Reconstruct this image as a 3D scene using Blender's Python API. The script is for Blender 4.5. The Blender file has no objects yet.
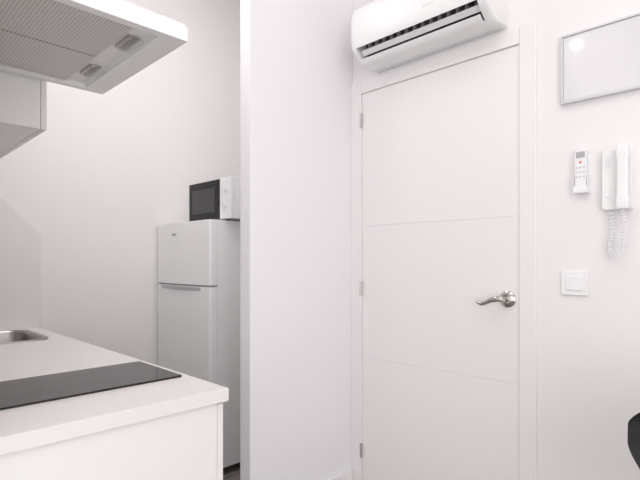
import bpy, bmesh, math
from mathutils import Vector, Matrix
C = bpy.context.scene.collection
PI = math.pi

# ---------------------------------------------------------------- materials
def mat(name, col, rough=0.5, metal=0.0, bump=0.0, bscale=60, vary=0.0, coat=0.0, emit=None, estr=0, spec=0.5):
    m = bpy.data.materials.new(name); m.use_nodes = True
    nt = m.node_tree; b = nt.nodes['Principled BSDF']
    b.inputs['Base Color'].default_value = (*col, 1)
    b.inputs['Roughness'].default_value = rough
    b.inputs['Metallic'].default_value = metal
    b.inputs['Coat Weight'].default_value = coat
    b.inputs['Specular IOR Level'].default_value = spec
    if emit:
        b.inputs['Emission Color'].default_value = (*emit, 1)
        b.inputs['Emission Strength'].default_value = estr
    tc = nt.nodes.new('ShaderNodeTexCoord')
    n = nt.nodes.new('ShaderNodeTexNoise'); n.inputs['Scale'].default_value = bscale
    n.inputs['Detail'].default_value = 4
    nt.links.new(tc.outputs['Object'], n.inputs['Vector'])
    if vary:
        mx = nt.nodes.new('ShaderNodeMix'); mx.data_type = 'RGBA'
        mx.inputs[6].default_value = (*[c*(1-vary) for c in col], 1)
        mx.inputs[7].default_value = (*[min(1, c*(1+vary)) for c in col], 1)
        nt.links.new(n.outputs['Fac'], mx.inputs[0]); nt.links.new(mx.outputs[2], b.inputs['Base Color'])
    if bump:
        bp = nt.nodes.new('ShaderNodeBump'); bp.inputs['Strength'].default_value = bump
        bp.inputs['Distance'].default_value = 0.002
        nt.links.new(n.outputs['Fac'], bp.inputs['Height']); nt.links.new(bp.outputs['Normal'], b.inputs['Normal'])
    return m

M = {}
M['wall'] = mat('wall_paint', (.89, .866, .864), .8, bump=.06, bscale=90)
M['partition'] = mat('partition_paint', (.905, .89, .91), .75, bump=.10, bscale=45)
M['ceiling'] = mat('ceiling_paint', (.90, .885, .88), .9)
M['door'] = mat('door_lacquer', (.895, .872, .868), .4, bump=.02, bscale=30)
M['trim'] = mat('trim_lacquer', (.895, .872, .869), .4)
M['cabinet'] = mat('cabinet_laminate', (.87, .855, .84), .35)
M['cabinet_side'] = mat('cabinet_side_laminate', (.88, .868, .855), .4)
M['worktop'] = mat('worktop_laminate', (.86, .83, .815), .32, vary=.02, bscale=300)
M['splash'] = mat('splash_panel', (.84, .81, .805), .35)
M['glass'] = mat('hob_glass', (.012, .010, .010), .05, spec=.42)
M['zone'] = mat('hob_print', (.03, .027, .027), .2)
M['steel'] = mat('brushed_steel', (.56, .55, .54), .28, metal=1, bump=.05, bscale=200)
M['sinksteel'] = mat('sink_steel', (.44, .42, .405), .3, metal=1, bump=.05, bscale=200)
M['chrome'] = mat('satin_chrome', (.54, .51, .485), .15, metal=1)
M['fridge'] = mat('fridge_enamel', (.95, .945, .945), .3, bump=.02)
M['fridgeside'] = mat('fridge_side_enamel', (.965, .96, .96), .35)
M['dark'] = mat('dark_plastic', (.02, .02, .022), .4)
M['blackgloss'] = mat('black_gloss', (.004, .004, .005), .2, spec=.35)
M['window'] = mat('microwave_window', (.045, .045, .047), .3)
M['plastic'] = mat('white_plastic', (.91, .905, .905), .3)
M['plastic2'] = mat('cool_white_plastic', (.92, .92, .93), .35)
M['grey'] = mat('grey_plastic', (.45, .45, .46), .4)
M['lightgrey'] = mat('light_grey_plastic', (.70, .70, .71), .4)
M['red'] = mat('red_rubber', (.72, .16, .14), .5)
M['hood'] = mat('hood_enamel', (.91, .905, .90), .3)
M['lens'] = mat('lamp_lens', (.30, .29, .28), .3)
M['coverglass'] = mat('glossy_cover', (.77, .762, .775), .06, coat=1.0, spec=.8)
M['alu'] = mat('aluminium_frame', (.68, .68, .70), .35, metal=.5)
M['acdark'] = mat('air_outlet_dark', (.12, .116, .116), .6)
M['black_chair'] = mat('black_chair_shell', (.008, .008, .010), .45, spec=.3)
M['lamp'] = mat('lamp_glow', (1, 1, 1), .5, emit=(1, .96, .92), estr=38)

# floor: dark greyish wood planks
def floor_mat():
    m = bpy.data.materials.new('wood_plank_floor'); m.use_nodes = True
    nt = m.node_tree; b = nt.nodes['Principled BSDF']; b.inputs['Roughness'].default_value = .5
    tc = nt.nodes.new('ShaderNodeTexCoord')
    br = nt.nodes.new('ShaderNodeTexBrick')
    br.inputs['Color1'].default_value = (.22, .20, .19, 1); br.inputs['Color2'].default_value = (.27, .245, .23, 1)
    br.inputs['Mortar'].default_value = (.06, .05, .045, 1); br.inputs['Scale'].default_value = 1
    br.inputs['Mortar Size'].default_value = .003; br.inputs['Brick Width'].default_value = 1.2; br.inputs['Row Height'].default_value = .19
    nt.links.new(tc.outputs['Object'], br.inputs['Vector'])
    nt.links.new(br.outputs['Color'], b.inputs['Base Color'])
    return m
M['floor'] = floor_mat()

# hood filter: fine woven mesh
def mesh_mat():
    m = bpy.data.materials.new('grease_filter_mesh'); m.use_nodes = True
    nt = m.node_tree; b = nt.nodes['Principled BSDF']
    b.inputs['Roughness'].default_value = .4; b.inputs['Metallic'].default_value = .3
    tc = nt.nodes.new('ShaderNodeTexCoord')
    w1 = nt.nodes.new('ShaderNodeTexWave'); w1.bands_direction = 'X'; w1.inputs['Scale'].default_value = 36
    w2 = nt.nodes.new('ShaderNodeTexWave'); w2.bands_direction = 'Y'; w2.inputs['Scale'].default_value = 36
    for w in (w1, w2): nt.links.new(tc.outputs['Object'], w.inputs['Vector'])
    mm = nt.nodes.new('ShaderNodeMath'); mm.operation = 'MULTIPLY'
    nt.links.new(w1.outputs['Fac'], mm.inputs[0]); nt.links.new(w2.outputs['Fac'], mm.inputs[1])
    mx = nt.nodes.new('ShaderNodeMix'); mx.data_type = 'RGBA'
    mx.inputs[6].default_value = (.74, .70, .675, 1); mx.inputs[7].default_value = (.32, .295, .275, 1)
    nt.links.new(mm.outputs[0], mx.inputs[0]); nt.links.new(mx.outputs[2], b.inputs['Base Color'])
    return m
M['filter'] = mesh_mat()

# ---------------------------------------------------------------- mesh helpers
def box(bm, x0, x1, y0, y1, z0, z1, mi=0):
    v = [bm.verts.new(p) for p in [(x0,y0,z0),(x1,y0,z0),(x1,y1,z0),(x0,y1,z0),(x0,y0,z1),(x1,y0,z1),(x1,y1,z1),(x0,y1,z1)]]
    for f in [(0,3,2,1),(4,5,6,7),(0,1,5,4),(1,2,6,5),(2,3,7,6),(3,0,4,7)]:
        bm.faces.new([v[i] for i in f]).material_index = mi

def prism_y(bm, prof, y0, y1, mis=None, caps=True):
    """profile of (x,z) extruded along y"""
    a = [bm.verts.new((x, y0, z)) for x, z in prof]; b = [bm.verts.new((x, y1, z)) for x, z in prof]
    n = len(prof)
    for i in range(n):
        f = bm.faces.new([a[i], a[(i+1) % n], b[(i+1) % n], b[i]])
        if mis: f.material_index = mis[i]
    if caps: bm.faces.new(a[::-1]); bm.faces.new(b)

def loft(bm, loops, close_start=True, close_end=True, mi=0):
    R = [[bm.verts.new(p) for p in L] for L in loops]
    n = len(R[0])
    for a, b in zip(R, R[1:]):
        for i in range(n):
            bm.faces.new([a[i], a[(i+1) % n], b[(i+1) % n], b[i]]).material_index = mi
    if close_start: bm.faces.new(R[0][::-1]).material_index = mi
    if close_end: bm.faces.new(R[-1]).material_index = mi

def rrect(cx, cy, w, h, r, seg=6):
    r = min(r, w/2-1e-4, h/2-1e-4); pts = []
    for (sx, sy, a0) in ((1,1,0), (-1,1,90), (-1,-1,180), (1,-1,270)):
        for k in range(seg+1):
            a = math.radians(a0 + 90*k/seg)
            pts.append((cx+sx*(w/2-r)+r*math.cos(a), cy+sy*(h/2-r)+r*math.sin(a)))
    return pts

def tube(bm, pts, rad, seg=10, flat=1.0, mi=0):
    pts = [Vector(p) for p in pts]; loops = []
    up = None
    for i, p in enumerate(pts):
        t = (pts[min(i+1, len(pts)-1)] - pts[max(i-1, 0)]).normalized()
        if up is None:
            up = t.orthogonal().normalized()
            if abs(t.z) < .9: up = (Vector((0,0,1)) - t*t.z).normalized()
        else: up = (up - t*up.dot(t)).normalized()
        s = t.cross(up)
        r = rad[i] if isinstance(rad, (list, tuple)) else rad
        loops.append([p + up*math.cos(2*PI*k/seg)*r*flat + s*math.sin(2*PI*k/seg)*r for k in range(seg)])
    loft(bm, loops, mi=mi)

def cyl(bm, p0, p1, r, seg=24, mi=0):
    tube(bm, [p0, p1], r, seg, mi=mi)

def finish(name, bm, mats, parent=None, bevel=0, smooth=True, seg=2):
    bmesh.ops.recalc_face_normals(bm, faces=bm.faces)
    me = bpy.data.meshes.new(name); bm.to_mesh(me); bm.free()
    if not isinstance(mats, (list, tuple)): mats = [mats]
    for m in mats: me.materials.append(m)
    o = bpy.data.objects.new(name, me); C.objects.link(o)
    if smooth:
        me.polygons.foreach_set('use_smooth', [True]*len(me.polygons))
        try:
            me.set_sharp_from_angle(angle=math.radians(38))
        except Exception: pass
    if bevel:
        b = o.modifiers.new('bevel', 'BEVEL'); b.width = bevel; b.segments = seg; b.limit_method = 'ANGLE'
        b.angle_limit = math.radians(40); b.harden_normals = True
    if parent:
        o.parent = parent
        o.matrix_parent_inverse = Matrix.Translation(-parent.location)
    return o

def boxes(name, lst, m, parent=None, bevel=0):
    bm = bmesh.new()
    for b in lst: box(bm, *b)
    return finish(name, bm, m, parent, bevel)

def tag(o, label, cat, group=None):
    o['label'] = label; o['category'] = cat
    if group: o['group'] = group
    return o
def thing(name, loc, label, cat, group=None):
    o = bpy.data.objects.new(name, None); C.objects.link(o); o.location = loc; o.empty_display_size = .05
    return tag(o, label, cat, group)
def struct(o): o['kind'] = 'structure'; return o

# ---------------------------------------------------------------- dimensions
XD = 1.86      # door wall
YP = 1.624     # face of thin partition
YB = 2.94      # kitchen end wall
XW = 0.16      # kitchen left wall
ZC = 3.3
WT = .849      # worktop height

# ---------------------------------------------------------------- setting
struct(boxes('floor', [(-1.9, 2.3, -1.9, 3.06, -.1, 0)], M['floor']))
struct(boxes('ceiling', [(-1.9, 2.3, -1.9, 3.06, ZC, ZC+.1)], M['ceiling']))
yl, yr, zt = 1.558, .777, 2.03
struct(boxes('wall_right', [(XD, 1.94, yl+.066, 1.694, 0, ZC), (XD, 1.94, -1.9, yr-.066, 0, ZC),
                            (XD, 1.94, yr-.066, yl+.066, zt+.066, ZC), (1.94, 2.25, -1.9, 1.694, 0, ZC)], M['wall']))
struct(boxes('wall_partition', [(1.216, XD, YP, 1.694, 0, ZC)], M['partition'], bevel=.003))
struct(boxes('wall_far', [(.04, 2.25, YB, YB+.12, 0, ZC)], M['wall']))
struct(boxes('wall_far_right', [(2.15, 2.25, 1.694, YB, 0, ZC)], M['wall']))
struct(boxes('wall_left', [(.04, XW, 1.10, YB, 0, ZC)], M['wall']))
struct(boxes('wall_front_left', [(-1.9, .04, 1.10, 1.22, 0, ZC)], M['wall']))
struct(boxes('wall_side_left', [(-1.9, -1.8, -1.9, 1.10, 0, ZC)], M['wall']))
struct(boxes('wall_back', [(-1.8, XD, -1.9, -1.8, 0, ZC)], M['wall']))
struct(boxes('baseboard_partition', [(1.203, XD-.017, YP-.013, YP, 0, .158), (1.203, 1.216, YP-.013, 1.706, 0, .158)], M['trim'], bevel=.0025))
struct(boxes('baseboard_right', [(XD-.012, XD, -1.8, yr-.066, 0, .158)], M['trim'], bevel=.003))
# door frame
struct(boxes('trim_1', [(XD-.014, 1.94, yl+.0018, yl+.066, 0, zt+.066), (XD-.014, 1.94, yr-.066, yr-.0018, 0, zt+.066),
                        (XD-.014, 1.94, yr-.0018, yl+.0018, zt+.0018, zt+.066)], M['trim'], bevel=.003))
door = bpy.data.objects.new('door_1', None); C.objects.link(door); door.location = (XD, (yl+yr)/2, 0); door['kind'] = 'structure'
g = .0011
XF = XD-.006
bm = bmesh.new()
prof = [(XD+.036, .008), (XF, .008)]
for z in (.733, 1.376): prof += [(XF, z-g), (XF+.0021, z-g*.65), (XF+.0021, z+g*.65), (XF, z+g)]
prof += [(XF, zt), (XD+.036, zt)]
prism_y(bm, prof, yr, yl)
lf = finish('door_leaf', bm, M['door'], door)
for z in (.27, 1.07, 1.90):
    bm = bmesh.new(); cyl(bm, (XD-.015, yl+.001, z-.035), (XD-.015, yl+.001, z+.035), .0055, 14)
    finish('hinge', bm, M['steel'], door)
# handle
hy, hz = .822, 1.056
bm = bmesh.new()
tube(bm, [(XD-.012, hy, hz), (XD-.045, hy, hz), (XD-.054, hy+.004, hz+.001), (XD-.058, hy+.018, hz+.002), (XD-.058, hy+.045, hz-.004),
          (XD-.057, hy+.066, hz-.015), (XD-.056, hy+.084, hz-.020), (XD-.056, hy+.098, hz-.016), (XD-.056, hy+.108, hz-.009)],
     [.010, .010, .012, .012, .010, .0085, .0085, .008, .004], 16)
hnd = finish('door_handle', bm, M['chrome'], door)
hnd['label'] = 'curved chrome lever handle'
bm = bmesh.new()
R = [(XF, .033), (XD-.012, .032), (XD-.016, .026), (XD-.020, .015)]
loft(bm, [[(x, hy+math.cos(2*PI*k/36)*r, hz+math.sin(2*PI*k/36)*r) for k in range(36)] for x, r in R])
rose = finish('rose', bm, M['chrome'])
rose.parent = hnd

# ---------------------------------------------------------------- base cabinets and worktop
yc0 = 1.148
units = [(yc0, 1.745), (1.745, 2.342), (2.342, 2.934)]
labels = ['white base cabinet under the hob with its plain end panel showing',
          'white base cabinet between the hob cabinet and the sink cabinet',
          'white base cabinet under the steel sink against the far wall']
for (a, b), lab in zip(units, labels):
    t = thing('base_cabinet', ((XW+.768)/2, (a+b)/2, 0), lab, 'cabinet', 'base cabinets under the worktop')
    x0, x1 = XW+.004, .747
    boxes('body', [(x0, x1, a, a+.016, .1, .812), (x0, x1, b-.017, b-.001, .1, .812), (x0, x1, a+.016, b-.017, .1, .116),
                   (x0, x0+.008, a+.016, b-.017, .116, .812), (x1-.05, x1, a+.016, b-.017, .796, .812)], M['cabinet_side'], t, bevel=.0008)
    boxes('door', [(x1+.002, .768, a+.001, b-.003, .105, .808)], M['cabinet'], t, bevel=.0015)
    boxes('plinth', [(x1-.06, x1-.044, a, b-.001, 0, .1)], M['cabinet_side'], t)
    boxes('back_support', [(x0, x0+.016, a, b-.001, 0, .1)], M['cabinet_side'], t)

sx0, sx1, sy0, sy1 = .285, .695, 2.435, 2.845
bm = bmesh.new()
outer = [(XW+.002, 1.139), (.780, 1.139), (.780, 2.938), (XW+.002, 2.938)]
inner = [(sx0, sy0), (sx1, sy0), (sx1, sy1), (sx0, sy1)]
def ringverts(z): return [bm.verts.new((x, y, z)) for x, y in outer], [bm.verts.new((x, y, z)) for x, y in inner]
o1, i1 = ringverts(WT); o0, i0 = ringverts(.813)
for i in range(4):
    j = (i+1) % 4
    bm.faces.new([o1[i], o1[j], i1[j], i1[i]]); bm.faces.new([o0[i], i0[i], i0[j], o0[j]])
    bm.faces.new([o0[i], o0[j], o1[j], o1[i]]); bm.faces.new([i0[i], i1[i], i1[j], i0[j]])
tag(finish('worktop', bm, M['worktop'], bevel=.0012), 'long off-white kitchen worktop holding the black hob and the sink', 'worktop')

# splash panel with 45 degree cut
bm = bmesh.new()
prism_y(bm, [(XW+.002, WT+.0002), (.779, WT+.0002), (.797, WT+.0002), (.797, 1.346), (.512, 1.631), (.512, 1.644), (XW+.002, 1.644)], YB-.010, YB-.001)
tag(finish('splashback', bm, M['splash'], bevel=.001), 'white splashback panel with a slanted corner on the far wall above the sink', 'splashback')

# sink
t = thing('kitchen_sink', (.49, 2.64, WT), 'stainless steel sink set into the far end of the white worktop', 'sink')
cx, cy = .49, 2.64
def rl(w, r, z): return [(x, y, z) for x, y in rrect(cx, cy, w, w, r)]
bm = bmesh.new()
loft(bm, [rl(.40, .06, WT-.006), rl(.435, .085, WT+.0005), rl(.432, .083, WT+.005), rl(.400, .07, WT+.005), rl(.388, .066, WT-.002), rl(.372, .07, WT-.14), rl(.31, .07, WT-.165)],
     close_start=False)
finish('bowl', bm, M['sinksteel'], t)
bm = bmesh.new()
loft(bm, [[(cx+r*math.cos(2*PI*k/24), cy+r*math.sin(2*PI*k/24), z) for k in range(24)] for r, z in ((.045, WT-.1645), (.043, WT-.162), (.02, WT-.1635))])
finish('drain', bm, M['chrome'], t)

# hob
t = thing('hob', (.4955, 1.4965, WT), 'narrow black glass hob set in the near end of the worktop', 'hob')
bm = bmesh.new()
loft(bm, [[(x, y, z) for x, y in rrect(.4975, 1.4965, .515-i, .297-i, .006, 3)] for z, i in ((WT, .002), (WT+.0045, 0), (WT+.006, .002))])
finish('glass_top', bm, M['glass'], t)
for x, r in ((.37, .09), (.585, .075)):
    bm = bmesh.new()
    n = 64
    a = [[bm.verts.new((x+rr*math.cos(2*PI*k/n), 1.4965+rr*math.sin(2*PI*k/n), WT+.0061)) for k in range(n)] for rr in (r, r-.001)]
    for k in range(n): bm.faces.new([a[0][k], a[0][(k+1) % n], a[1][(k+1) % n], a[1][k]])
    finish('cooking_zone', bm, M['zone'], t)

# ---------------------------------------------------------------- wall cabinets
def wallcab(y0, y1, z0, z1, xf, lab):
    t = thing('wall_cabinet', ((XW+xf)/2, (y0+y1)/2, z0), lab, 'cabinet', 'wall cabinets over the worktop')
    boxes('body', [(XW+.001, xf-.0195, y0, y1, z0, z1)], M['cabinet_side'], t, bevel=.001)
    boxes('door', [(xf-.018, xf, y0+.001, y1-.001, z0, z1-.002)], M['cabinet'], t, bevel=.0015)
wallcab(1.812, 2.372, 1.645, 2.35, .510, 'white wall cabinet hanging just beyond the extractor hood, its underside showing')
wallcab(2.374, 2.932, 1.645, 2.35, .510, 'white wall cabinet in the far corner above the sink')
wallcab(1.205, 1.808, 1.872, 2.35, .495, 'short white wall cabinet right above the extractor hood')

# ---------------------------------------------------------------- extractor hood
hx0, hx1, hy0, hy1, hz0 = XW+.004, .690, 1.203, 1.801, 1.805
t = thing('extractor_hood', ((hx0+hx1)/2, (hy0+hy1)/2, hz0), 'slim white extractor hood with metal filters over the hob', 'extractor hood')
bm = bmesh.new()
ix0, ix1, iy0, iy1 = .19, .620, 1.232, 1.772
def rr_(x0, x1, y0, y1, z): return [(x0, y0, z), (x1, y0, z), (x1, y1, z), (x0, y1, z)]
loft(bm, [rr_(ix0, ix1, iy0, iy1, hz0+.016), rr_(ix0, ix1, iy0, iy1, hz0), rr_(hx0, hx1, hy0, hy1, hz0),
          rr_(hx0, hx1, hy0, hy1, hz0+.036), rr_(hx0, hx1-.015, hy0, hy1, hz0+.046)])
finish('canopy', bm, M['hood'], t, bevel=.0015)
boxes('motor_housing', [(XW+.006, .472, 1.21, 1.80, hz0+.046, hz0+.066)], M['hood'], t)
ym = (iy0+iy1)/2
for a, b in ((iy0+.006, ym-.003), (ym+.003, iy1-.006)):
    f = boxes('grease_filter', [(ix0+.006, .555, a, b, hz0+.008, hz0+.0145)], M['filter'], t, bevel=.001)
for y in (1.355, 1.635):
    bm = bmesh.new()
    loft(bm, [[(x, yy, z) for x, yy in rrect(.587, y, .036-i, .106-i, .012, 5)] for z, i in ((hz0+.0155, 0), (hz0+.009, 0), (hz0+.007, .006))])
    finish('lamp_surround', bm, M['steel'], t)
    bm = bmesh.new()
    loft(bm, [[(x, yy, z) for x, yy in rrect(.587, y, .022-i, .086-i, .008, 5)] for z, i in ((hz0+.007, 0), (hz0+.0055, .004))])
    finish('lamp_lens', bm, M['lens'], t)

# ---------------------------------------------------------------- fridge
fx, fy0, fy1, ftop = 1.46, 2.313, 2.925, 1.435
t = thing('refrigerator', (1.77, (fy0+fy1)/2, 0), 'tall white two-door refrigerator standing behind the partition', 'refrigerator')
boxes('body', [(fx+.0505, 2.06, fy0, fy1, .045, ftop)], M['fridgeside'], t, bevel=.001)
def fdoor(name, z0, z1):
    bm = bmesh.new()
    prof = [(fx+.05, fy0), (fx+.018, fy0), (fx+.006, fy0), (fx+.001, fy0+.003), (fx-.001, fy0+.007), (fx-.001, fy0+.02)]
    for k in range(1, 8):
        u = k/8; prof.append((fx-.001-.004*math.sin(PI*u), fy0+.02+(fy1-fy0-.04)*u))
    prof += [(fx-.001, fy1-.02), (fx-.001, fy1-.007), (fx+.001, fy1-.003), (fx+.006, fy1), (fx+.018, fy1), (fx+.05, fy1)]
    loft(bm, [[(x, y, z) for x, y in prof] for z in (z0, z1)])
    return finish(name, bm, M['fridge'], t, bevel=.002)
fdoor('freezer_door', 1.070, ftop)
fdoor('fridge_door', .055, 1.060)
boxes('handle_recess', [(fx+.012, fx+.05, fy0+.004, fy1-.004, 1.0605, 1.0695)], M['grey'], t)
# shallow curved grip along the top of the lower door
bm = bmesh.new()
L = []
for k in range(13):
    u = k/12; y = fy0+.09+(fy1-fy0-.16)*u
    e = .003+.013*math.sin(PI*u)
    L.append([(fx+.002, y, 1.036-e*.4), (fx-.006-e*.4, y, 1.044-e*.4), (fx-.009-e*.9, y, 1.057), (fx+.002, y, 1.0595)])
loft(bm, L); finish('grip', bm, M['lightgrey'], t)
bm = bmesh.new()
loft(bm, [[(x, 2.70+.026*math.cos(2*PI*k/24), 1.365+.007*math.sin(2*PI*k/24)) for k in range(24)] for x in (fx-.0045, fx-.0075)])
finish('badge', bm, M['grey'], t)
for x, y in ((fx+.08, fy0+.05), (fx+.08, fy1-.05), (2.0, fy0+.05), (2.0, fy1-.05)):
    bm = bmesh.new(); cyl(bm, (x, y, 0), (x, y, .046), .02, 16)
    finish('foot', bm, M['dark'], t)

# microwave
mx0, my0, my1, mz0, mz1 = 1.555, 2.25, 2.695, ftop+.008, 1.675
t = thing('microwave', (1.71, (my0+my1)/2, ftop), 'white microwave with a black door standing on top of the refrigerator', 'microwave')
boxes('body', [(mx0+.018, 1.87, my0+.002, my1-.002, mz0, mz1)], M['plastic2'], t, bevel=.004)
boxes('control_panel', [(mx0, mx0+.0175, my0, my0+.112, mz0, mz1)], M['plastic2'], t, bevel=.003)
d = boxes('door', [(mx0-.002, mx0+.0175, my0+.114, my1, mz0+.002, mz1-.002)], M['blackgloss'], t, bevel=.003)
w = boxes('window', [(mx0-.0035, mx0-.0018, my0+.160, my1-.040, mz0+.045, mz1-.045)], M['window'])
w.parent = d
for z in (mz0+.165, mz0+.075):
    bm = bmesh.new(); cyl(bm, (mx0-.008, my0+.056, z), (mx0, my0+.056, z), .015, 28)
    k = finish('knob', bm, M['plastic'], t, bevel=.002)
for x in (mx0+.04, 1.84):
    for y in (my0+.09, my1-.03):
        bm = bmesh.new(); cyl(bm, (x, y, ftop), (x, y, mz0+.001), .012, 16)
        finish('foot', bm, M['dark'], t)

# ---------------------------------------------------------------- air conditioner
ay0, ay1 = .822, 1.470
t = thing('air_conditioner', (XD-.09, (ay0+ay1)/2, 2.11), 'white split air conditioner mounted on the wall above the door', 'air conditioner')
def P(l): return [(XD-u, z) for u, z in l]
full = [(0, 2.110), (.095, 2.104), (.115, 2.107), (.135, 2.116), (.160, 2.134), (.178, 2.150), (.190, 2.166), (.195, 2.19), (.196, 2.22), (.196, 2.29), (.190, 2.325), (.178, 2.347), (.155, 2.360), (0, 2.368)]
notch = [(0, 2.110), (.095, 2.104), (.112, 2.106), (.124, 2.111), (.102, 2.160), (.125, 2.210), (.172, 2.200), (.188, 2.164), (.190, 2.168), (.195, 2.19), (.196, 2.22), (.196, 2.29), (.190, 2.325), (.178, 2.347), (.155, 2.360), (0, 2.368)]
bm = bmesh.new()
prism_y(bm, P(notch), ay0+.035, ay1-.030, mis=[0,0,0,1,1,1,1,0,0,0,0,0,0,0,0,0])
finish('body', bm, [M['plastic'], M['acdark']], t)
for a, b in ((ay0, ay0+.035), (ay1-.030, ay1)):
    s = 1 if a == ay0 else -1
    ye, yi = (a, b) if s == 1 else (b, a)
    bm = bmesh.new()
    cu, cz = .09, 2.235
    L = []
    for off, k in ((0, .93), (.002*s, .96), (.007*s, .985), (.014*s, 1), (yi-ye, 1)):
        L.append([(XD-max(0, (cu+(u-cu)*k) if u > 0 else 0), ye+off, cz+(z-cz)*k) for u, z in full])
    loft(bm, L); finish('end_cap', bm, M['plastic'], t)
# lowered curved flap, long inner blade and small upright vanes
outer_f = [(.124, 2.102), (.138, 2.104), (.150, 2.110), (.159, 2.120)]
inner_f = [(.157, 2.123), (.148, 2.114), (.137, 2.108), (.124, 2.106)]
bm = bmesh.new(); prism_y(bm, P(outer_f+inner_f), ay0+.038, ay1-.033)
finish('flap', bm, M['plastic'], t)
bm = bmesh.new(); prism_y(bm, P([(.143, 2.140), (.158, 2.160), (.155, 2.162), (.140, 2.142)]), ay0+.04, ay1-.035)
finish('deflector', bm, M['plastic'], t)
y = ay0+.065
while y < ay1-.055:
    boxes('air_vane', [(XD-.140, XD-.118, y, y+.0025, 2.166, 2.20)], M['lightgrey'], t); y += .040
# faint printed marks on the front cover
marks = [(1.075, 1.083, 2.216, 2.224), (1.056, 1.070, 2.218, 2.222), (1.035, 1.050, 2.218, 2.222)]
for a, b, c, d_ in marks:
    boxes('printed_mark', [(XD-.1966, XD-.1955, a, b, c, d_)], M['lightgrey'], t)

# ---------------------------------------------------------------- panel, remote, intercom, switch
py0, py1, pz0, pz1 = .29, .625, 1.763, 2.008
t = thing('electrical_panel', (XD, (py0+py1)/2, pz0), 'flat glossy white electrical panel with thin grey metal frame high on the wall', 'electrical panel')
boxes('frame', [(XD-.018, XD, py0, py1, pz0, pz0+.012), (XD-.018, XD, py0, py1, pz1-.008, pz1), (XD-.018, XD, py0, py0+.009, pz0+.012, pz1-.008), (XD-.018, XD, py1-.009, py1, pz0+.012, pz1-.008)], M['alu'], t, bevel=.0015)
boxes('cover', [(XD-.013, XD-.001, py0+.0095, py1-.0095, pz0+.0125, pz1-.0085)], M['coverglass'], t)

# remote + holder
rc = .557
t = thing('remote_holder', (XD, rc, 1.44), 'small white wall holder cupping the remote control', 'holder')
boxes('cradle', [(XD-.004, XD, rc-.024, rc+.024, 1.440, 1.575), (XD-.027, XD-.004, rc-.024, rc-.0215, 1.440, 1.50), (XD-.027, XD-.004, rc+.0215, rc+.024, 1.440, 1.50),
                 (XD-.027, XD-.004, rc-.0215, rc+.0215, 1.440, 1.443), (XD-.0275, XD-.0255, rc-.0215, rc+.0215, 1.443, 1.466)], M['plastic2'], t, bevel=.001)
t = thing('remote_control', (XD-.015, rc, 1.445), 'white remote control with small grey screen held on the wall', 'remote control')
bm = bmesh.new()
loft(bm, [[(x, y, z) for y, z in rrect(rc, 1.519, .040-i, .148-i, .010, 5)] for x, i in ((XD-.006, .003), (XD-.009, 0), (XD-.020, 0), (XD-.0235, .004))])
finish('shell', bm, M['plastic'], t)
boxes('screen', [(XD-.0245, XD-.0233, rc-.014, rc+.014, 1.562, 1.583)], M['grey'], t)
boxes('power_button', [(XD-.0253, XD-.0233, rc-.004, rc+.004, 1.543, 1.550)], M['red'], t, bevel=.001)
for r in range(3):
    for c in range(3):
        yy = rc+(c-1)*.0118; zz = 1.529-r*.016
        boxes('button', [(XD-.0252, XD-.0233, yy-.0035, yy+.0035, zz-.0028, zz+.0028)], M['lightgrey'], t, bevel=.0008)

# intercom
t = thing('intercom', (XD, .44, 1.37), 'white wall intercom phone with curly cord beside the remote control', 'intercom')
bm = bmesh.new()
loft(bm, [[(x, y, z) for y, z in rrect(.447, 1.475, .090-i, .205-i, .008, 5)] for x, i in ((XD, 0), (XD-.020, .002), (XD-.026, .008))])
finish('base', bm, M['plastic'], t)
bm = bmesh.new()
for k in range(6): box(bm, XD-.0268, XD-.0255, .464, .480, 1.545-k*.006, 1.5464-k*.006)
finish('speaker_grille', bm, M['lightgrey'], t)
boxes('call_button', [(XD-.029, XD-.0255, .465, .479, 1.415, 1.428)], M['plastic2'], t, bevel=.001)
bm = bmesh.new()
prof = [(1.374, .024, .032), (1.381, .029, .036), (1.408, .029, .036), (1.422, .024, .034), (1.440, .022, .033), (1.515, .022, .033), (1.535, .024, .034), (1.548, .029, .036), (1.574, .029, .036), (1.582, .024, .032)]
loft(bm, [[(x, y, z) for x, y in rrect(XD-.0425+ (0.029-dd)/-4, .424, dd, ww, .006, 4)] for z, dd, ww in prof])
hs = finish('handset', bm, M['plastic'], t, bevel=0)
# curly cord: hanging loop of a helix
ctrl = [(XD-.040, .426, 1.374), (XD-.041, .420, 1.33), (XD-.04, .424, 1.265), (XD-.034, .436, 1.230), (XD-.028, .454, 1.222), (XD-.022, .468, 1.25), (XD-.018, .462, 1.31), (XD-.014, .466, 1.374)]
def catmull(P_, n):
    P_ = [Vector(p) for p in P_]; P_ = [P_[0]*2-P_[1]] + P_ + [P_[-1]*2-P_[-2]]; out = []
    for i in range(1, len(P_)-2):
        for k in range(n):
            u = k/n; a, b, c, d_ = P_[i-1:i+3]
            out.append(.5*((2*b)+(c-a)*u+(2*a-5*b+4*c-d_)*u*u+(3*b-a-3*c+d_)*u**3))
    out.append(P_[-2]); return out
path = catmull(ctrl, 100)
pts = []; s = 0; up = Vector((1, 0, 0)); ang = 0
for i, p in enumerate(path):
    tg = (path[min(i+1, len(path)-1)]-path[max(i-1, 0)]).normalized()
    up = (up-tg*up.dot(tg)).normalized(); sd = tg.cross(up)
    if i: ang += (p-path[i-1]).length/(.0104+.002*math.sin(i*.021))*2*PI
    e = min(1, min(i, len(path)-1-i)/25)
    pts.append(p+(up*math.cos(ang)+sd*math.sin(ang))*.0066*e)
bm = bmesh.new(); tube(bm, pts, .0019, 6)
finish('coiled_cord', bm, M['plastic2'], t)

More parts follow.
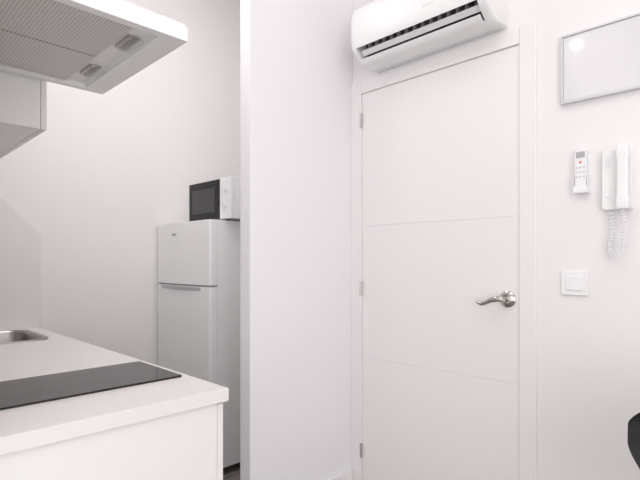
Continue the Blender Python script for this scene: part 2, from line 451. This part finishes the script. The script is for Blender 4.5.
# switch
t = thing('light_switch', (XD, .582, 1.08), 'square white light switch on the wall beside the door frame', 'light switch')
boxes('plate', [(XD-.008, XD, .538, .627, 1.082, 1.169)], M['plastic'], t, bevel=.003)
boxes('rocker', [(XD-.0115, XD-.008, .556, .609, 1.100, 1.151)], M['plastic'], t, bevel=.002)

# ---------------------------------------------------------------- chair
t = thing('chair', (1.19, .085, 0), 'black moulded chair at the right edge in front of the door wall', 'chair')
yc = .084
bm = bmesh.new()
loops = []
def sm(u): u = max(0, min(1, u)); return u*u*(3-2*u)
for i in range(49):
    u = i/48; z = .50+.362*u
    wv = .180+.050*sm((z-.64)/.12)
    if z > .80: wv *= 1-.32*((z-.80)/.062)**1.6
    L = []
    th = .012*math.sqrt(max(.03, 1-((z-.85)/.0125)**2)) if z > .85 else .012
    for k in range(17):
        s = -1+2*k/16; L.append((1.409-th/2+.03*u-.035*s*s, yc+wv*s, z))
    for k in range(16, -1, -1):
        s = -1+2*k/16; L.append((1.409+th/2+.03*u-.035*s*s, yc+wv*s, z))
    loops.append(L)
loft(bm, loops); finish('backrest', bm, M['black_chair'], t)
bm = bmesh.new()
loft(bm, [[(x, y, z) for x, y in rrect(1.18, yc, .42-i, .42-i, .07, 6)] for z, i in ((.445, .03), (.45, 0), (.462, 0), (.466, .02))])
finish('seat', bm, M['black_chair'], t)
for sy in (-1, 1):
    bm = bmesh.new(); tube(bm, [(1.34, yc+sy*.12, .455), (1.405, yc+sy*.125, .50), (1.42, yc+sy*.12, .60)], .010, 12)
    finish('back_support', bm, M['black_chair'], t)
    for sx in (-1, 1):
        bm = bmesh.new(); tube(bm, [(1.18+sx*.15, yc+sy*.15, .446), (1.18+sx*.20, yc+sy*.20, 0)], [.014, .009], 14)
        finish('leg', bm, M['black_chair'], t)

# ---------------------------------------------------------------- lamps and added fill lights
t = thing('added_spotlight', (.31, 1.05, 2.6), 'small added pendant spotlight, reflected as a bright dot in the electrical panel', 'lamp')  # unseen lamp, added so its bulb reflects in the panel cover
bm = bmesh.new(); cyl(bm, (.31, 1.05, 2.66), (.31, 1.05, ZC), .004, 10); cyl(bm, (.31, 1.05, 2.615), (.31, 1.05, 2.68), .022, 20)
finish('stem', bm, M['plastic'], t)
bm = bmesh.new(); bmesh.ops.create_icosphere(bm, subdivisions=3, radius=.026, matrix=Matrix.Translation((.31, 1.05, 2.60)))
finish('bulb', bm, M['lamp'], t)

def area(name, loc, rot, sx, sy, power, col):
    l = bpy.data.lights.new(name, 'AREA'); l.shape = 'RECTANGLE'; l.size = sx; l.size_y = sy; l.energy = power; l.color = col
    o = bpy.data.objects.new(name, l); C.objects.link(o); o.location = loc; o.rotation_euler = rot; return o
area('ceiling_light', (.2, -.2, 3.25), (0, 0, 0), 2.4, 2.2, 22, (1, .975, .968))
area('kitchen_fill', (1.0, 1.95, 3.25), (0, 0, 0), 1.6, .5, 5, (1, .975, .968))  # added overhead fill to even out the alcove, no fixture here
k_dir = Vector((.3, 1.0, -1.5))
area('alcove_fill', (1.0, 1.78, 2.7), k_dir.to_track_quat('-Z', 'Y').to_euler(), .9, .2, 7, (1, .975, .968))  # added fill behind the partition, brightens end wall and fridge side
area('window_light', (-.8, -1.72, 1.2), (PI/2, 0, 0), 1.9, 2.1, 38, (.975, .975, 1))
area('side_fill', (-1.72, -.2, 1.3), (PI/2, 0, -PI/2), 2.0, 2.0, 12, (.98, .98, 1))  # added side fill towards fridge and door wall, no window modelled

w = bpy.data.worlds.new('world'); bpy.context.scene.world = w; w.use_nodes = True
w.node_tree.nodes['Background'].inputs[0].default_value = (.9, .92, 1, 1); w.node_tree.nodes['Background'].inputs[1].default_value = .5

# ---------------------------------------------------------------- camera
cd = bpy.data.cameras.new('camera'); cam = bpy.data.objects.new('camera', cd); C.objects.link(cam)
cam.location = (0, 0, 1.2); cam.rotation_euler = (PI/2, 0, -PI/4)
cd.sensor_width = 36; cd.lens = 487/640*36; cd.shift_y = 22/640; cd.clip_start = .02
bpy.context.scene.camera = cam
bpy.context.scene.view_settings.view_transform = 'Standard'
